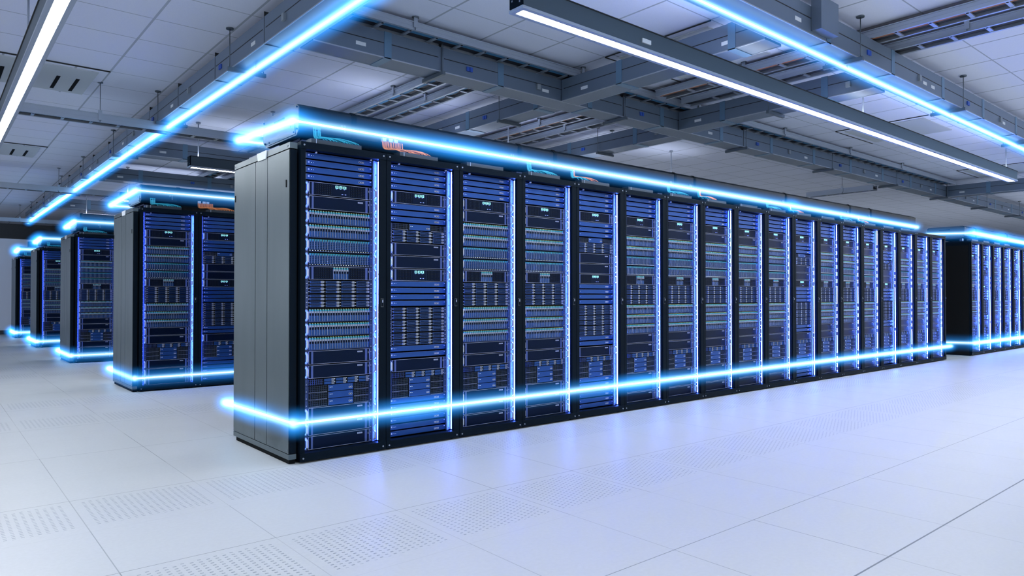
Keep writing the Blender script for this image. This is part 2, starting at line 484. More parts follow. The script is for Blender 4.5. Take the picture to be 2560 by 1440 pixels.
LIST_A = ['S1']*4+['D2', 'B2', 'W2', 'W2', 'T2', 'T2', 'G6', 'H2', 'H2', 'W2', 'W2', 'W2', 'B2', 'B2', 'M1']+['C1']*3+['B2']*3
LIST_B = ['S1']*4+['D2']+['S1']*3+['C1', 'H2', 'B2', 'B2', 'D2']+['S1']*4+['H2']*3+['S1']*2+['B2', 'M1']+['C1']*3+['S1']*6
RH, RD, RW = 1.982, .985, .6
ZT, ZB = 1.934, .058
def mb_frame():
    mb = MB()
    # front: posts, top and bottom rail
    mb.box(.002, .034, 0, .020, .012, 1.938, 'rack_black'); mb.box(.551, .598, 0, .020, .012, 1.938, 'rack_black')
    mb.box(.002, .020, .020, .055, .012, 1.938, 'rack_black'); mb.box(.592, .598, .020, .055, .012, 1.938, 'rack_black')
    mb.box(.584, .592, .0205, .09, .062, 1.936, 'ear_blue')
    mb.box(.002, .598, -.004, .055, 1.938, RH, 'rack_black'); mb.box(.002, .598, -.004, .055, .012, .060, 'rack_black')
    # carcass behind
    mb.box(.002, .012, .055, RD, .012, RH-.004, 'rack_black'); mb.box(.588, .598, .055, RD, .012, RH-.004, 'rack_black')
    mb.box(.012, .588, .055, RD, RH-.016, RH-.004, 'rack_black'); mb.box(.012, .588, .055, RD, .012, .030, 'rack_black')
    mb.box(.012, .588, RD-.012, RD, .030, RH-.016, 'rack_black')
    mb.box(.012, .588, .50, .51, .030, RH-.016, 'gap_black')
    for x in (.04, .56):
        for y in (.05, RD-.06): mb.cyl((x, y), .016, 0, .013, 'Z', 'rack_black', 10)
    # lock rod line down the seam side
    mb.box(.5995, .600, .004, .05, .02, RH-.01, 'gap_black')
    return mb
def mb_rail(side):
    """vertical mounting rail, punched, beside the equipment"""
    mb = MB()
    if side < 0: x0, x1 = .036, .063
    else: x0, x1 = .537, .547
    mb.box(x0, x1, .066, .082, .06, 1.936, 'rail_plate' if side > 0 else 'rail_blue')
    if side > 0: mb.box(.547, .5865, .078, .088, .06, 1.936, 'rail_plate')
    n = 42
    for k in range(n):
        z = .072+k*(1.86/n)
        mb.box((x0+x1)/2-.0022, (x0+x1)/2+.0022, .0650, .0662, z-.003, z+.003, 'white_print')
        if side > 0: mb.box(.560, .565, .077, .0785, z-.004, z+.004, 'white_print' if k % 2 else 'hole')
    return mb
def mb_strip(side):
    """slim light bar fixed inside the post, facing the equipment"""
    mb = MB()
    x0, x1 = (.026, .029) if side < 0 else (.567, .570)
    mb.box(x0, x1+.001, .0475, .050, .062, 1.934, 'ear_blue')  # front cap added to keep the strip's light off the floor
    if side > 0: mb.box(.570, .577, .044, .066, .062, 1.934, 'ear_blue')
    else: mb.box(.021, .026, .030, .070, .062, 1.934, 'ear_blue')
    mb.box(x0, x1, .050, .059, .066, 1.930, 'rack_light')
    return mb
def mb_screw():
    mb = MB(); mb.cyl((0, 0), .0055, -.007, -.003, 'Y', 'silver', 10); return mb
def mb_latch():
    mb = MB()
    mb.box(.556, .576, -.006, 0, .955, 1.012, 'duct_end'); mb.box(.560, .572, -.010, -.006, .960, 1.007, 'rack_black')
    mb.box(.563, .569, -.013, -.010, .985, 1.003, 'edge_silver')
    return mb
def mb_lamp_screw():
    mb = MB(); mb.cyl((0, 0), .005, .035, .05, 'Y', 'white_print', 8); return mb

def make_rack(kinds, lod):
    r = thing('server_rack', 'x', 'server rack')
    link('cabinet_frame', M('frame', mb_frame), r)
    for s in (-1, 1):
        link('mounting_rail', M('rail%d' % s, lambda: mb_rail(s)), r)
        link('light_strip', M('strip%d' % s, lambda: mb_strip(s)), r)
    link('door_latch', M('latch', mb_latch), r)
    for x in (.022, .575):
        for z in (.032, 1.962): link('screw', M('screw', mb_screw), r, (x, -.001, z))
    for x in (.115, .50): link('fixing_screw', M('lscrew', mb_lamp_screw), r, (x, -.01, 1.930))
    zt = ZT
    for i, k in enumerate(kinds):
        zt -= U*unit(k, r, .065, .072, zt, lod)
    return r

protos = {('A', 0): make_rack(LIST_A, 0), ('B', 0): make_rack(LIST_B, 0), ('A', 1): make_rack(LIST_A, 1),
          ('B', 1): make_rack(LIST_B, 1), ('A', 2): make_rack(LIST_A, 2), ('B', 2): make_rack(LIST_B, 2)}
kids_of()
used = set()
ORD = ['first', 'second', 'third', 'fourth', 'fifth', 'sixth', 'seventh', 'eighth', 'ninth', 'tenth', 'eleventh', 'twelfth',
       'thirteenth', 'fourteenth', 'fifteenth', 'sixteenth', 'seventeenth', 'last']
def place_rack(t, lod, x, y, label, group):
    p = protos[(t, lod)]
    if (t, lod) not in used:
        used.add((t, lod)); p.location = (x, y, 0); p['label'] = label; p['group'] = group
        return p
    return dup(p, (x, y, 0), label, group)

S = 4.18
MAIN = 'ABAABAAAAABAAABAAA'
allr = []
for i, t in enumerate(MAIN):
    lod = 0 if i < 4 else (1 if i < 9 else 2)
    if i == 0: lb = 'nearest server rack, left end of the long central row beside its grey side panel'
    elif i == 17: lb = 'last server rack at the far right end of the long central row'
    else: lb = '%s from left in the long central row, server rack %s' % (ORD[i], 'of slim switches' if t == 'B' else 'with upright drive rows')
    allr.append((t, lod, i*RW, 0., lb, 'server racks of the long central row'))
for i, t in enumerate('ABAA'):
    allr.append((t, 0 if i == 0 else 1 if i == 1 else 2, i*RW, S, '%s server rack of the second row, just behind the central row' % ORD[i], 'server racks of the second row'))
for i, t in enumerate('AB'):
    allr.append((t, 1 if i == 0 else 2, i*RW, 2*S, '%s server rack of the third row, left of the second row' % ORD[i], 'server racks of the third row'))
for i, t in enumerate('AB'):
    allr.append((t, 2, i*RW, 3*S, '%s server rack of the fourth row, last but one at left' % ORD[i], 'server racks of the fourth row'))
for i, t in enumerate('AB'):
    allr.append((t, 2, i*RW, 4*S, '%s server rack of the farthest row, by the back wall' % ORD[i], 'server racks of the farthest row'))
XR = 12.0
for i, t in enumerate('ABAABAA'):
    allr.append((t, 2, XR+i*RW, 0., '%s server rack of the short right row, beyond the gap' % ORD[i], 'server racks of the right row'))
for a in allr: place_rack(*a)

# ------------------------------------------------------------------ end panels, ducts and cables per row
def end_panel(y, label):
    t = thing('end_panel', label, 'cabinet side panel', (-.06, y, 0))
    x0, x1 = 0., .048
    segs = ((.028, .378), (.386, .590), (.598, 1.012))
    MB().box(x0, x1, .022, 1.012, .030, .062, 'panel_grey').box(x0+.01, x1, .04, .98, 0, .030, 'gap_black').build('plinth', t)
    for k, (a, b) in enumerate(segs):
        MB().box(x0, x1-.006, a, b, .066, 1.928, 'panel_grey').build('panel', t)
    MB().box(x1-.006, x1, .022, 1.012, .062, 1.935, 'gap_black').box(x0+.004, x1-.004, .020, .027, .066, 1.928, 'rack_black').build('backing', t)
    MB().box(x0, x1, .020, 1.012, 1.935, 1.972, 'panel_grey').build('top_cap', t)
    MB().box(x0-.003, x0, .068, .076, 1.70, 1.745, 'gap_black').box(x0-.003, x0, .985, .993, 1.70, 1.745, 'gap_black').build('lock', t)
    for yy, zz in ((.05, .085), (.995, .085), (.05, 1.952), (.995, 1.952)):
        MB().cyl((yy, zz), .004, -.003, 0, 'X', 'silver', 8).build('screw', t)
    MB().prism([(.40, 1.925), (.54, 1.925), (.56, 1.978), (.385, 1.978)], 'X', -.006, 0, 'plate_white').build('label_plate', t)
    return t
end_panel(0, 'grey metal side panel closing the left end of the long central row')
end_panel(S, 'grey metal side panel at the left end of the second row')
end_panel(2*S, 'grey metal side panel at the left end of the third row')
end_panel(3*S, 'grey metal side panel at the left end of the fourth row')
end_panel(4*S, 'grey metal side panel at the left end of the farthest row')
tr = thing('end_panel', 'black side panel closing the left end of the right row, across the gap', 'cabinet side panel', (XR-.03, 0, 0))
MB().box(0, .028, .03, RD-.02, .02, 1.90, 'panel_black').build('panel', tr)
MB().box(0, .028, .02, .03, .0, 1.94, 'rack_black').box(0, .028, RD-.02, RD-.01, 0, 1.94, 'rack_black').box(0, .028, .03, RD-.02, 1.90, 1.94, 'rack_black').box(0, .028, .03, RD-.02, 0, .02, 'rack_black').build('edge_frame', tr)
MB().cyl((.9, 1.92), .006, -.003, 0, 'X', 'silver', 8).build('screw', tr)

DP = [(.135, 2.045), (.64, 2.045), (.70, 2.085), (.70, 2.215), (.675, 2.245), (.135, 2.245), (.105, 2.222), (.105, 2.075)]
def duct(x0, x1, y, label, seams, endcap=True):
    t = thing('overhead_duct', label, 'cable duct', (x0, y+.0, 2.0))
    cuts = [x0]+[s for s in seams if x0 < s < x1]+[x1]
    P = [(a, b-2.0) for a, b in DP]
    for a, b in zip(cuts, cuts[1:]):
        g = .004
        mb = MB(); mb.prism(P, 'X', a-x0+(g if a > x0 else .006), b-x0-g, 'duct_black'); mb.build('duct_section', t)
        if b < x1:
            Q = [(p*1.0+(.004 if p > .4 else -.004), q+(.004 if q > .15 else -.004)) for p, q in P]
            MB().prism(Q, 'X', b-x0-.012, b-x0+.022, 'gap_black').build('joint_band', t)
            MB().box(b-x0-.07, b-x0-.058, .099, .105, .10, .15, 'duct_end').box(b-x0-.095, b-x0-.075, .099, .105, .13, .15, 'duct_end').build('label_tag', t)
    MB().prism(P, 'X', 0, .006, 'duct_end').build('end_cap', t)
    MB().prism([(.150, .055), (.60, .055), (.60, .10), (.55, .125), (.16, .125)], 'X', -.004, 0, 'duct_end').build('cover_plate', t)
    MB().box(-.004, 0, .33, .50, .185, .195, 'gap_black').build('slot', t)
    for p, q in ((.125, .225), (.125, .085), (.17, .07), (.58, .07), (.68, .22), (.66, .075), (.22, .115)):
        MB().cyl((p, q), .006, -.006, 0, 'X', 'gap_black', 8).build('bolt', t)
    # stand-offs carrying the duct on the cabinets
    n = int((x1-x0)/1.8)+1
    for k in range(n):
        xx = .05+k*1.8
        if xx > x1-x0-.1: break
        MB().box(xx, xx+.07, .16, .20, -.022, .05, 'bracket_blue').box(xx, xx+.07, .56, .60, -.022, .05, 'bracket_blue').box(xx, xx+.07, .16, .60, .03, .046, 'bracket_blue').build('support', t)
    # punched support rail on the roof edge behind the duct end
    MB().box(.0, .05, .42, .98, -.018, -.004, 'bracket_blue').box(.0, .05, .42, .98, .018, .028, 'bracket_blue').box(.012, .05, .42, .46, -.018, .02, 'bracket_blue').box(.012, .05, .66, .70, -.018, .02, 'bracket_blue').box(.012, .05, .94, .98, -.018, .02, 'bracket_blue').build('support_rail', t)
    return t
duct(.03, 9.88, 0, 'long black cable duct running on top of the long central row', (.41, 1.86, 2.25, 3.88, 4.2, 6.0, 7.66, 8.3))
duct(.03, 2.4, S, 'black cable duct on top of the second row', (.41, 1.86))
duct(.03, 1.2, 2*S, 'black cable duct on top of the third row', (.41,))
duct(.03, 1.2, 3*S, 'black cable duct on top of the fourth row', (.41,))
duct(.03, 1.2, 4*S, 'black cable duct on top of the farthest row', (.41,))
duct(12.03, 16.2, 0, 'black cable duct on top of the short right row', (12.6, 14.4))

def cable_bundle(x, y, kind, label, gate_w=.30, n=13):
    if kind == 'orange': n = 20
    """cables dropping out of the duct front and fanning into the entry box on the cabinet roof"""
    t = thing('cable_bundle', label, 'cables', (x, y, RH))
    for k in range(n):
        c = 'cable_teal' if kind == 'teal' or (kind == 'mixed' and k < 8) else 'cable_orange'
        f = k/(n-1)
        wide = .16 if kind == 'orange' else .045
        xs = f*wide; xe = .07+f*.24+random.uniform(-.004, .004)
        if kind == 'orange': xe = .13+f*.26
        ys = .086+random.uniform(-.006, .006); ye = .062+random.uniform(-.012, .012)
        z0 = .118 if kind != 'orange' else .105
        dip = .040+(1-f)*-.010 if kind != 'orange' else .058-.02*(1-f)
        pts = []
        for a in range(15):
            u = a/14
            if u < .3: q = u/.3; px = xs; pz = z0-(z0-.062)*q
            else:
                q = (u-.3)/.7
                px = xs+(xe-xs)*(q*q*(3-2*q))
                pz = .062+.010*math.sin(q*PI)*(.3+f)-.026*q**1.6-.016*math.sin(min(1, q*1.9)*PI)*(1-f*.6)
            py = ys+(ye-ys)*u
            pts.append((px, py, pz))
        pts.append((xe+.004, ye, .026))
        MB().tube(pts, .0033, c, 6).build('cable', t)
    for a in ((0, .05),) if kind == 'teal' else ((0, .03), (.05, .08), (.09, .12)):
        if kind == 'orange': MB().box(a[0], a[1], .080, .104, .10, .125, 'white_print').build('cable_collar', t)
        else: MB().box(a[0]-.004, a[1]+.002, .078, .102, .098, .104, 'rack_black').build('cable_collar', t); break
    return t
def entry_box(x0, x1, y, label, h=.031):
    t = MB().bbox(x0, x1, y+.012, y+.090, RH+.0005, RH+h, .003, 'box_grey').box(x0+.03, x0+.034, y+.010, y+.013, RH+.001, RH+h, 'edge_silver').build('cable_entry_box')
    return tag(t, label, 'cable entry box', 'cable entry boxes on the cabinet roofs')
BUND = {0: 'teal', 1: 'orange', 3: 'teal', 4: 'mixed', 6: 'teal', 7: 'mixed', 9: 'teal', 10: 'mixed', 12: 'teal', 13: 'mixed'}
for i, k in BUND.items():
    if i > 10: col_name = k
    lab = {'teal': 'small bundle of teal cables', 'orange': 'fan of orange cables', 'mixed': 'bundle of teal and orange cables'}[k]
    cable_bundle(i*RW+(.12 if k == 'teal' else .015), 0, k, '%s dropping onto the %s rack of the central row' % (lab, ORD[i]))
for i in range(16):
    x0 = i*RW+(.075 if i != 1 else .11); x1 = i*RW+.42
    entry_box(x0, x1, 0, 'low dark cable entry box on the roof of the central row\'s %s rack' % ORD[i])
cable_bundle(.12, S, 'teal', 'small bundle of teal cables dropping onto the first rack of the second row')
cable_bundle(.615, S, 'orange', 'fan of orange cables dropping onto the second rack of the second row')
cable_bundle(.12, 2*S, 'teal', 'small bundle of teal cables dropping onto the first rack of the third row')
cable_bundle(.12, 3*S, 'teal', 'small bundle of teal cables dropping onto the first rack of the fourth row', n=7)
cable_bundle(.12, 4*S, 'teal', 'small bundle of teal cables dropping onto the first rack of the farthest row', n=6)
for k, nm in ((1, 'second'), (2, 'third'), (3, 'fourth'), (4, 'farthest')):
    entry_box(.075, .42, k*S, 'low dark cable entry box on the first rack of the %s row' % nm)
entry_box(.70, 1.02, S, 'low dark cable entry box on the second rack of the second row')
for i in range(4): entry_box(12.08+i*RW, 12.40+i*RW, 0, 'low dark cable entry box on the %s rack of the right row' % ORD[i])

# ------------------------------------------------------------------ overhead: beams, trays, lamps
ZL, ZH = 3.02, 3.24
WB = .245
def beam(axis, c0, a0, a1, label, brackets=(), blue=(), grey=(), plates=(), bands=(), seams=(), near=-1, zl=ZL, zh=ZH):
    """hanging sheet-metal wireway. axis 'X' or 'Y'; c0 = coordinate of its low side; the detailed face is that side"""
    t = thing('overhead_wireway', label, 'overhead beam', ((a0, c0, zl) if axis == 'X' else (c0, a0, zl)))
    def B(mb, a, b, c, d, z0, z1, m):
        if axis == 'X': return mb.box(a, b, c, d, z0, z1, m)
        return mb.box(c, d, a, b, z0, z1, m)
    h = zh-zl; L = a1-a0
    mb = MB(); B(mb, 0, L, 0, WB, .004, h, 'beam_grey')
    B(mb, 0, L, -.004, .004, 0, .008, 'tray_metal'); B(mb, 0, L, WB-.004, WB+.002, 0, .008, 'tray_metal')
    cuts = sorted([0]+[b-a0 for b in bands]+[s-a0 for s in seams]+[L])
    for p, q in zip(cuts, cuts[1:]):
        if q-p > .12: B(mb, p+.03, q-.03, -.0015, 0, .122, .129, 'groove')
    mb.build('casing', t)
    for s in seams:
        mb = MB(); B(mb, s-a0-.003, s-a0+.003, -.002, WB+.001, -.001, h+.04, 'groove'); mb.build('seam', t)
    for b in bands:
        mb = MB(); B(mb, b-a0-.035, b-a0+.035, -.004, WB+.004, -.002, h+.003, 'beam_band'); mb.build('connector_band', t)
    for b in blue:
        mb = MB(); B(mb, b-a0-.032, b-a0-.004, -.012, 0, .065, .105, 'outlet_blue'); B(mb, b-a0+.004, b-a0+.032, -.012, 0, .065, .105, 'outlet_blue'); mb.build('outlet', t)
    for b in grey:
        mb = MB(); B(mb, b-a0-.022, b-a0+.022, -.02, 0, .06, .115, 'outlet_grey'); mb.build('junction_box', t)
    for b in plates:
        mb = MB(); B(mb, b-a0-.045, b-a0+.045, -.003, 0, .055, .085, 'plate_white'); mb.build('label_plate', t)
    for b in brackets:
        mb = MB(); B(mb, b-a0-.015, b-a0+.015, -.045, WB+.045, -.034, -.001, 'rod')
        mb.build('hanger_bar', t)
        for c in (-.025, WB+.025):
            mb = MB()
            cc = (b-a0, c) if axis == 'X' else (c, b-a0)
            mb.cyl(cc, .004, -.03, CZ-zl, 'Z', 'rod', 8); mb.cyl(cc, .032, CZ-zl-.012, CZ-zl-.002, 'Z', 'rod', 16)
            mb.build('hanger_rod', t)
    return t
R = lambda a, b, st: [a+i*st for i in range(int((b-a)/st+.001)+1)]
beam('Y', .28, -4.2, 18.4, 'grey overhead wireway at left running to the back wall with a blue light under it', R(2.1, 18, 2.445), R(2.1+.32, 18, 2.445), R(.95, 18, 2.445), R(1.6, 18, 2.445), (), R(1.36, 18, 1.222))
beam('X', 1.03, .54, 29.0, 'long grey overhead wireway above the central row running to the right', R(1.74, 28, 2.445), R(2.05, 28, 2.445), R(2.9, 28, 2.445), R(.95, 28, 2.445)+[3.0], R(1.2, 28, 1.222), [1.74, 4.18, 6.6])
beam('Y', 3.22, -1.24, 1.02, 'short grey overhead wireway crossing between two long ones, nearer piece left of centre', (), (-.45,), (), (.7, -.9), (.25, -.95))
beam('Y', 3.22, 1.285, 12.0, 'grey overhead wireway crossing over the middle of the central row, left one behind', R(2.01, 12, 2.445), R(2.3, 12, 2.445), R(3.2, 12, 2.445), R(2.85, 12, 2.445), R(1.42, 12, 1.222))
beam('Y', 5.18, -1.24, 1.02, 'short grey overhead wireway crossing between two long ones, nearer piece right of centre', (-.16,), (-.55,), (-1.0,), (.75,), (.42, -.76))
beam('Y', 5.37, 1.285, 12.0, 'grey overhead wireway crossing over the central row, right one behind', R(2.5, 12, 2.445), R(2.8, 12, 2.445), R(1.5, 12, 2.445), R(3.3, 12, 2.445), R(1.86, 12, 1.222))
beam('X', -1.52, -.2, 29.0, 'grey overhead wireway at upper right with a blue light line under it', R(4.19, 19, 2.445), R(4.4, 19, 2.445), R(5.5, 19, 2.445), R(3.2, 19, 2.445)+[5.85], R(3.68, 19, 1.222), [])
beam('Y', 14.0, -1.24, 1.02, 'bluish grey overhead wireway crossing at far right under the lamp end', (-.6,), (-.85,), (), (.75,), (.3,), (-.55,))
beam('X', 6.76, .54, 3.2, 'grey overhead wireway with white plate, first crossbar behind the left wireway', (), (2.2,), (2.6,), (.84,), (1.14, 2.3))
beam('X', 9.5, .54, 3.2, 'grey overhead wireway, second crossbar behind the left wireway above the second row', (), (2.0,), (2.7,), (.82,), (1.14, 2.3))
beam('X', 14.55, .54, 3.2, 'grey overhead wireway, third and farthest crossbar behind the left wireway', (), (2.0,), (), (.82,), (1.14,))
bx = MB().box(3.40, 3.68, -1.60, -1.522, 3.05, 3.30, 'beam_grey').build('junction_cabinet'); tag(bx, 'small grey metal box fixed on the side of the upper right wireway', 'box')

def tray(axis, c0, c1, a0, a1, z0, label, inner='tray_cable_blue', side=.085, rods=()):
    t = thing('cable_tray', label, 'cable tray', ((a0, c0, z0) if axis == 'X' else (c0, a0, z0)))
    L = a1-a0; w = c1-c0
    def B(mb, a, b, c, d, e, f, m):
        return mb.box(a, b, c, d, e, f, m) if axis == 'X' else mb.box(c, d, a, b, e, f, m)
    for c in (0, w):
        mb = MB(); s = 1 if c == 0 else -1
        lo, hi = sorted((c, c+s*.012)); B(mb, 0, L, lo, hi, .006, side, 'tray_metal')
        lo, hi = sorted((c-s*.010, c+s*.024)); B(mb, 0, L, lo, hi, side-.008, side, 'tray_metal')
        lo, hi = sorted((c-s*.004, c+s*.022)); B(mb, 0, L, lo, hi, 0, .008, 'tray_metal')
        lo, hi = sorted((c-s*.004, c)); B(mb, 0, L, lo, hi, side*.45, side*.55, 'tray_metal')
        mb.build('side_rail', t)
    n = int(L/.265)
    for k in range(n):
        mb = MB(); B(mb, .1+k*.265, .13+k*.265, .012, w-.012, .004, .016, 'tray_metal')
        B(mb, .106+k*.265, .124+k*.265, .035, .055, .003, .0045, 'hole')
        o = mb.build('rung', t)
        if n > 98 and k > 95: o['kind'] = 'stuff'
    mb = MB(); B(mb, 0, L, .03, w-.03, .024, .045, 'tray_cable_dark'); B(mb, 0, L, .03, .03+(w-.06)*.5, .018, .046, inner); mb.build('cable_layer', t)
    for r in rods:
        mb = MB(); cc = (r-a0, -.01) if axis == 'X' else (-.01, r-a0)
        mb.cyl(cc, .0035, .0, CZ-z0, 'Z', 'rod', 8); mb.cyl(cc, .028, CZ-z0-.010, CZ-z0-.002, 'Z', 'rod', 14)
        mb.build('hanger_rod', t)
        mb = MB(); B(mb, r-a0-.018, r-a0+.018, -.016, -.004, .02, side+.035, 'tray_metal'); mb.build('hanger_plate', t)
    return t
ZT0 = 3.25
tray('X', .86, 1.08, .70, 14.0, ZT0, 'long cable tray with blue cables beside the wireway above the central row', 'tray_cable_blue', .07, R(1.36, 13, 2.0))
tray('Y', 2.21, 2.40, 1.14, 10.0, ZT0, 'left of the two parallel cable trays behind the central row duct', 'tray_cable_blue', .07, (2.65, 4.2))
tray('Y', 2.63, 2.80, 1.14, 10.0, ZT0, 'right of the two parallel cable trays behind the central row duct', 'tray_cable_blue', .07, (2.65, 4.2))
tray('Y', 4.40, 4.58, 1.14, 9.0, ZT0, 'cable tray with copper coloured cables over the middle of the central row', 'tray_cable_copper', .07, (2.65,))
tray('Y', 4.86, 5.04, 1.14, 9.0, ZT0, 'cable tray with dark cables beside the copper one over the central row', 'tray_cable_dark', .07, (2.65,))
tray('Y', 4.46, 4.66, -4.2, .80, ZT0, 'cable tray with copper coloured cables at upper right, nearer half', 'tray_cable_copper', .07, (-.3,))
tray('Y', 4.93, 5.12, -4.2, .80, ZT0, 'cable tray with dark cables at upper right, nearer half', 'tray_cable_dark', .07, (-2.1,))
tray('X', 4.60, 4.78, -5.0, 6.0, 2.925, 'low cable tray crossing under the left wireway, nearest one', 'tray_cable_dark', .095, (-.31, 1.6))
tray('X', 10.95, 11.15, -5.0, 6.0, 2.925, 'low cable tray crossing under the left wireway, middle one', 'tray_cable_dark', .095, (.1,))
tray('X', 17.7, 17.9, -5.0, 6.0, 2.925, 'low cable tray under the left wireway, farthest one near the back wall', 'tray_cable_dark', .095, (.1,))
tray('Y', 11.36, 11.54, 1.35, 2.6, 2.95, 'short low cable tray hanging above the right end of the central row', 'tray_cable_dark', .09, (1.9,))

def lamp(axis, c0, a0, a1, zb, seg0, label, rods, lit=True):
    """pendant linear lamp: dark housing, pale trim, white diffusers"""
    t = thing('pendant_lamp', label, 'lamp', ((a0, c0, zb) if axis == 'X' else (c0, a0, zb)))
    w = .130; h = .150; L = a1-a0
    def B(mb, a, b, c, d, e, f, m):
        return mb.box(a, b, c, d, e, f, m) if axis == 'X' else mb.box(c, d, a, b, e, f, m)
    mb = MB(); B(mb, .012, L-.012, .006, w-.006, .016, h, 'lamp_body'); B(mb, .0, L, -.001, w+.001, h-.006, h, 'groove'); mb.build('housing', t)
    mb = MB(); d0, d1 = .030, w-.030
    B(mb, 0, L, 0, d0, 0, .018, 'lamp_trim'); B(mb, 0, L, d1, w, 0, .018, 'lamp_trim'); B(mb, 0, .03, d0, d1, 0, .018, 'lamp_trim'); B(mb, L-.03, L, d0, d1, 0, .018, 'lamp_trim')
    mb.build('trim_frame', t)
    mb = MB(); B(mb, -.002, .012, .010, w-.010, .02, h-.006, 'rack_black'); B(mb, -.005, -.002, .02, .03, .04, .05, 'silver'); B(mb, -.005, -.002, .09, .10, .06, .07, 'silver'); mb.build('end_cap', t)
    mb = MB(); B(mb, 1.10, 1.19, -.004, 0.006, .05, .08, 'plate_white'); mb.build('label_plate', t)
    if axis == 'X':
        mb = MB(); B(mb, .05, L-.05, .03, w-.03, h, h+.004, 'added_up_glow'); mb.build('added_uplight', t)  # invented upward-glowing strip on the lamp top, added to lift the ceiling
    cuts = [a0+.03]; s = seg0
    while s < a1-.1:
        if s > a0+.1: cuts.append(s)
        s += 2.43
    cuts.append(a1-.03)
    for p, q in zip(cuts, cuts[1:]):
        mb = MB(); B(mb, p-a0+.003, q-a0-.003, d0, d1, .006, .012, 'lamp_light'); mb.build('diffuser', t)
    for r in rods:
        mb = MB(); cc = (r-a0, w/2) if axis == 'X' else (w/2, r-a0)
        mb.cyl(cc, .008, h, CZ-zb, 'Z', 'lamp_trim', 10); mb.cyl(cc, .03, CZ-zb-.02, CZ-zb-.002, 'Z', 'lamp_trim', 14)
        mb.build('hanging_rod', t)
    return t
lamp('X', -1.00, .94, 10.72, 2.74, 3.37, 'long white glowing pendant lamp crossing the upper right above the central row', (5.65, 10.4))
lamp('Y', -1.23, -7.55, 7.03, 2.74, -.26, 'white glowing pendant lamp running away at the upper left corner', (2.4, -.8))
lamp('X', 5.70, .92, 10.7, 2.74, 3.35, 'grey pendant lamp hanging between the second and third row, seen from its end', (1.04,))
lamp('X', 9.95, .92, 10.7, 2.74, 3.35, 'grey pendant lamp hanging behind the third row', (1.04,))
lamp('X', 14.15, .92, 10.7, 2.74, 3.35, 'grey pendant lamp hanging behind the fourth row near the back wall', (1.04,))

lamp('X', 2.75, 1.6, 7.9, 2.74, 4.03, 'added fill lamp behind the long central row, unseen behind its duct', (4.0, 7.4))  # unseen lamp added to brighten floor and ceiling behind the central row
lamp('X', 5.70, 13.2, 23.0, 2.74, 15.63, 'added fill lamp far behind the short right row, unseen', (15.6, 20.4))  # unseen lamp added to light the room's rear right part
lamp('X', -3.75, 3.2, 12.98, 2.74, 5.63, 'added fill lamp over the front aisle, out of view at right', (5.6, 10.4))  # out of view, added as extra light for floor and ceiling
lamp('X', -3.75, 14.2, 24.0, 2.74, 16.63, 'added fill lamp over the front aisle, out of view farther right', (16.6, 21.4))  # another lamp added out of view to light the front aisle
lamp('X', -1.00, 13.2, 23.0, 2.74, 15.63, 'added fill lamp beyond the crossing wireway, out of view at far right', (15.6, 20.4))  # added out of view to light the far right end
# ceiling panels
def vent(x0, y0, x1, y1, label, slots=()):
    t = thing('ceiling_panel', label, 'ceiling panel', (x0, y0, CZ))
    w = x1-x0; d = y1-y0
    MB().box(.01, w-.01, .01, d-.01, -.006, -.001, 'ceiling_tiles').build('frame', t)
    MB().box(.09, w-.09, .09, d-.09, -.016, -.006, 'vent_white').build('plate', t)
    MB().box(0, w, d-.012, d, -.012, -.001, 'groove').box(0, .008, 0, d, -.010, -.001, 'groove').build('shadow_gap', t) if not slots else MB().box(0, w, 0, .012, -.012, -.001, 'groove').build('shadow_gap', t)
    for a, b, c, e in slots: MB().box(a, b, c, e, -.018, -.0155, 'hole').build('slot', t)
    return t
vent(-1.5, 4.1, -.3, 5.3, 'ceiling panel with dark air slots at upper left behind the lamp, nearer one', ((.305, .34, .46, 1.02), (.785, .82, .46, 1.02), (.96, .995, .46, 1.02)))
vent(-1.5, 8.9, -.3, 10.1, 'ceiling panel with dark air slots at left edge, farther one', ((.785, .82, .46, 1.02), (.96, .995, .46, 1.02)))
vent(3.3, -.7, 4.5, .5, 'plain recessed ceiling panel beside the right lamp, nearer one')
vent(8.1, -.7, 9.3, .5, 'plain recessed ceiling panel between lamp and blue light at right')
vent(12.9, -.7, 14.1, .5, 'plain recessed ceiling panel at far right behind the lamp end')
for x, y in ((3.75, .05),):
    o = MB().cyl((x, y), .04, CZ-.05, CZ-.02, 'Z', 'rod', 16).cyl((x, y), .018, CZ-.075, CZ-.05, 'Z', 'rod', 12).build('sprinkler'); tag(o, 'small dark round detector under the ceiling panel beside the right lamp', 'detector')
o = MB().box(.38, .56, 18.80, 18.885, 2.27, 2.50, 'speaker').build('wall_speaker'); tag(o, 'small black box speaker mounted high on the back wall', 'speaker')

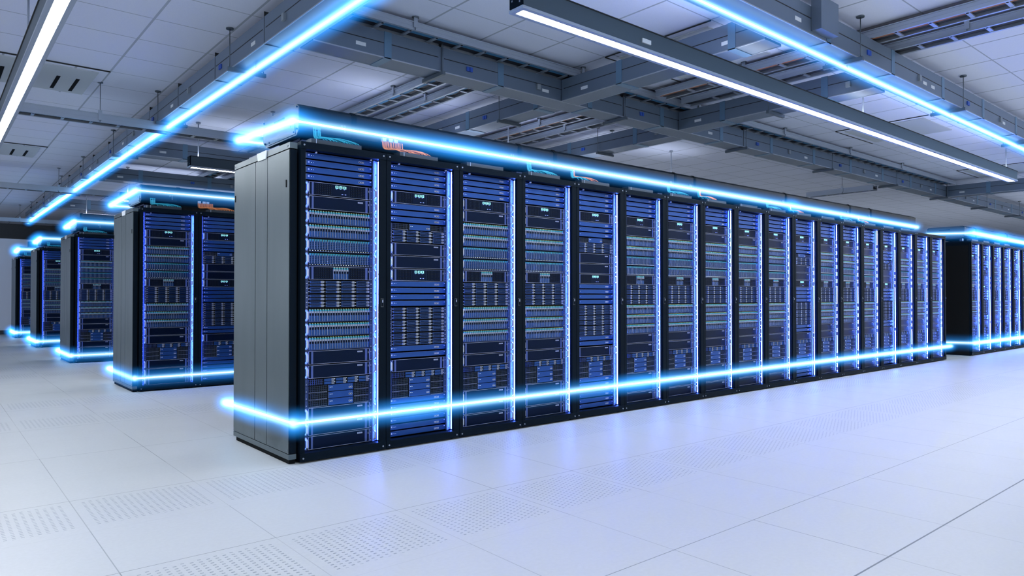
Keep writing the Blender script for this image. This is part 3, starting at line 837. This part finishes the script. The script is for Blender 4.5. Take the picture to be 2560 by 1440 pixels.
# ------------------------------------------------------------------ glowing light lines
def glow_material(L, Rr, s_halo, s_core, rc, flares):
    m = bpy.data.materials.new('light_haze'); m.use_nodes = True
    nt = m.node_tree; nt.nodes.clear(); n = N(nt)
    out = nt.nodes.new('ShaderNodeOutputMaterial')
    tc = nt.nodes.new('ShaderNodeTexCoord'); sp = nt.nodes.new('ShaderNodeSeparateXYZ'); nt.links.new(tc.outputs['Object'], sp.inputs[0])
    x, y, z = sp.outputs
    dx = n.m('MAXIMUM', n.m('SUBTRACT', n.m('ABSOLUTE', n.m('SUBTRACT', x, L/2)), L/2), 0.)
    r = n.m('SQRT', n.m('ADD', n.m('ADD', n.m('MULTIPLY', y, y), n.m('MULTIPLY', z, z)), n.m('MULTIPLY', dx, dx)))
    q = n.m('DIVIDE', r, Rr)
    base = n.m('MAXIMUM', n.m('SUBTRACT', 1., n.m('MULTIPLY', q, q)), 0.)
    halo = n.m('MULTIPLY', n.m('POWER', base, 2.6), s_halo)
    qc = n.m('DIVIDE', r, rc)
    core = n.m('MULTIPLY', n.m('EXPONENT', n.m('MULTIPLY', n.m('MULTIPLY', qc, qc), -1.)), s_core)
    for (x0, w, amp) in flares:
        d = n.m('DIVIDE', n.m('SUBTRACT', x, x0), w)
        g = n.m('EXPONENT', n.m('MULTIPLY', n.m('MULTIPLY', d, d), -1.))
        halo = n.m('ADD', halo, n.m('MULTIPLY', n.m('MULTIPLY', g, n.m('POWER', base, 3.)), amp))
    e1 = nt.nodes.new('ShaderNodeEmission'); e1.inputs[0].default_value = (.010, .185, .62, 1); nt.links.new(halo, e1.inputs[1])
    qm = n.m('DIVIDE', r, rc*2.1)
    mid = n.m('MULTIPLY', n.m('EXPONENT', n.m('MULTIPLY', n.m('MULTIPLY', qm, qm), -1.)), s_core*.10)
    e3 = nt.nodes.new('ShaderNodeEmission'); e3.inputs[0].default_value = (.05, .42, .95, 1); nt.links.new(mid, e3.inputs[1])
    a3 = nt.nodes.new('ShaderNodeAddShader'); nt.links.new(e1.outputs[0], a3.inputs[0]); nt.links.new(e3.outputs[0], a3.inputs[1])
    e2 = nt.nodes.new('ShaderNodeEmission'); e2.inputs[0].default_value = (.45, .82, 1., 1); nt.links.new(core, e2.inputs[1])
    ad = nt.nodes.new('ShaderNodeAddShader'); nt.links.new(a3.outputs[0], ad.inputs[0]); nt.links.new(e2.outputs[0], ad.inputs[1])
    nt.links.new(ad.outputs[0], out.inputs['Volume'])
    dims = (L+2*Rr, 2*Rr, 2*Rr)
    try: m.cycles.volume_step_rate = max(.002, (Rr/5.)/(sum(dims)/3/10))
    except Exception: pass
    return m
def light_line(name, label, pts, Rr=.12, s_halo=3.4, s_core=21., rc=.0215, flares=None, clips=0):
    t = thing(name, label, 'light line', pts[0])
    o0 = Vector(pts[0])
    for i, (a, b) in enumerate(zip(pts, pts[1:])):
        A = Vector(a)-o0; Bv = Vector(b)-o0; d = Bv-A; L = d.length
        rot = d.to_track_quat('X', 'Z')
        tb = MB().cyl((0, 0), .006, 0, L, 'X', 'glow_core', 8).build('light_tube', t, A); tb.rotation_mode = 'QUATERNION'; tb.rotation_quaternion = rot
        for k in range(int(L/2.445)*(clips > 0)):
            c = A+d*((k*2.445+.6)/L); MB().box(-.006, .006, -.006, .006, 0, .0475, 'rod').build('clip', t, c)
        fl = (flares or {}).get(i, [])
        gm = glow_material(L, Rr, s_halo, s_core, rc, fl)
        mb = MB(); MATS['_h'] = gm
        mb.cyl((0, 0), Rr, -Rr, L+Rr, 'X', '_h', 16)
        g = mb.build('light_haze', t, A); g.rotation_mode = 'QUATERNION'; g.rotation_quaternion = rot
    return t
light_line('light_line', 'glowing blue light line around the duct on top of the long central row', [(.6, .92, 2.15), (-.07, .92, 2.13), (-.07, -.06, 2.085), (9.5, -.06, 2.045)],
           flares={2: [(1.25, .45, 9.), (0., .12, 14.), (5.9, .12, 12.)], 1: [(.1, .2, 6.)]})
light_line('light_line', 'glowing blue light line low around the base of the long central row', [(.15, 1.20, .245), (-.06, 1.20, .245), (-.06, -.06, .262), (10.85, -.06, .225)],
           flares={2: [(.85, .35, 6.), (3.2, .35, 8.), (0., .1, 6.)], 1: [(.55, .25, 6.)]})
for k, nm in ((1, 'second'), (2, 'third'), (3, 'fourth'), (4, 'farthest')):
    y = k*S; zt = (0, 2.15, 2.165, 2.17, 2.17)[k]; zb = (0, .155, .123, .128, .135)[k]
    xe = (0, 2.4, 1.2, 1.2, 1.2)[k]; yb = (0, 1.33, 1.38, 1.44, 1.0)[k]; yt = (0, 1.28, .86, .89, .62)[k]; xt = (0, .01, .04, .05, .05)[k]-.06
    hk = 1+.12*k
    light_line('light_line', 'glowing blue light line around the duct on top of the %s row' % nm, [(xt+.25, y+yt, zt-.03), (xt, y+yt, zt-.03), (xt, y-.06, zt), (xe, y-.06, zt)], Rr=.13+.02*k, s_halo=3.1, s_core=20., rc=.018+.0035*k)
    light_line('light_line', 'glowing blue light line low around the base of the %s row' % nm, [(.1, y+yb, zb), (-.05, y+yb, zb), (-.05, y-.06, zb), (xe, y-.06, zb)], Rr=.13+.02*k, s_halo=3.1, s_core=20., rc=.018+.0035*k)
light_line('light_line', 'glowing blue light line around the duct on top of the short right row', [(XR-.08, .66, 2.13), (XR-.08, -.06, 2.10), (16.2, -.06, 2.065)], Rr=.18, s_halo=2.8, s_core=20., rc=.024, flares={1: [(0., .2, 8.), (1.5, .25, 6.)]})
light_line('light_line', 'glowing blue light line low on the black end and front of the short right row', [(XR-.08, .66, .21), (XR-.08, -.06, .225), (16.2, -.06, .215)], Rr=.18, s_halo=2.8, s_core=20., rc=.024)
light_line('light_line', 'glowing blue light line under the left overhead wireway', [(.42, -1.2, 2.972), (.36, 6.0, 2.972), (.33, 18.3, 2.972)], Rr=.15, s_halo=3.1, s_core=26., rc=.020, clips=.036, flares={0: [(.9, .8, 8.), (5.9, .5, 6.)]})
light_line('light_line', 'glowing blue light line under the upper right overhead wireway', [(1.2, -1.41, 2.972), (14.5, -1.39, 2.972)], Rr=.13, s_halo=3.2, s_core=26., rc=.017, clips=.036)

# ------------------------------------------------------------------ light, world, camera
w = bpy.data.worlds.new('World'); sc.world = w; w.use_nodes = True
bg = w.node_tree.nodes['Background']; bg.inputs[0].default_value = (.70, .77, .88, 1); bg.inputs[1].default_value = 1.3

cam = bpy.data.cameras.new('camera'); co = bpy.data.objects.new('camera', cam); col.objects.link(co)
co.location = (-1.7652, -4.1196, 1.03)
co.rotation_euler = (PI/2+.0117, 0, -(PI/2-.8719))
cam.lens = 1749.08/2560*36; cam.sensor_width = 36; cam.shift_y = -.000375
cam.clip_end = 100
sc.camera = co
sc.view_settings.view_transform = 'Standard'; sc.view_settings.look = 'None'
sc.view_settings.exposure = .18; sc.view_settings.gamma = 1.; sc.view_settings.use_curve_mapping = False
cy = sc.cycles
cy.use_denoising = True
cy.max_bounces = 5; cy.diffuse_bounces = 3; cy.glossy_bounces = 2; cy.transmission_bounces = 2; cy.volume_bounces = 0
cy.transparent_max_bounces = 32
cy.sample_clamp_indirect = 4.
cy.volume_max_steps = 1024
cy.use_light_tree = True
cy.use_adaptive_sampling = True; cy.adaptive_threshold = .05; cy.adaptive_min_samples = 16
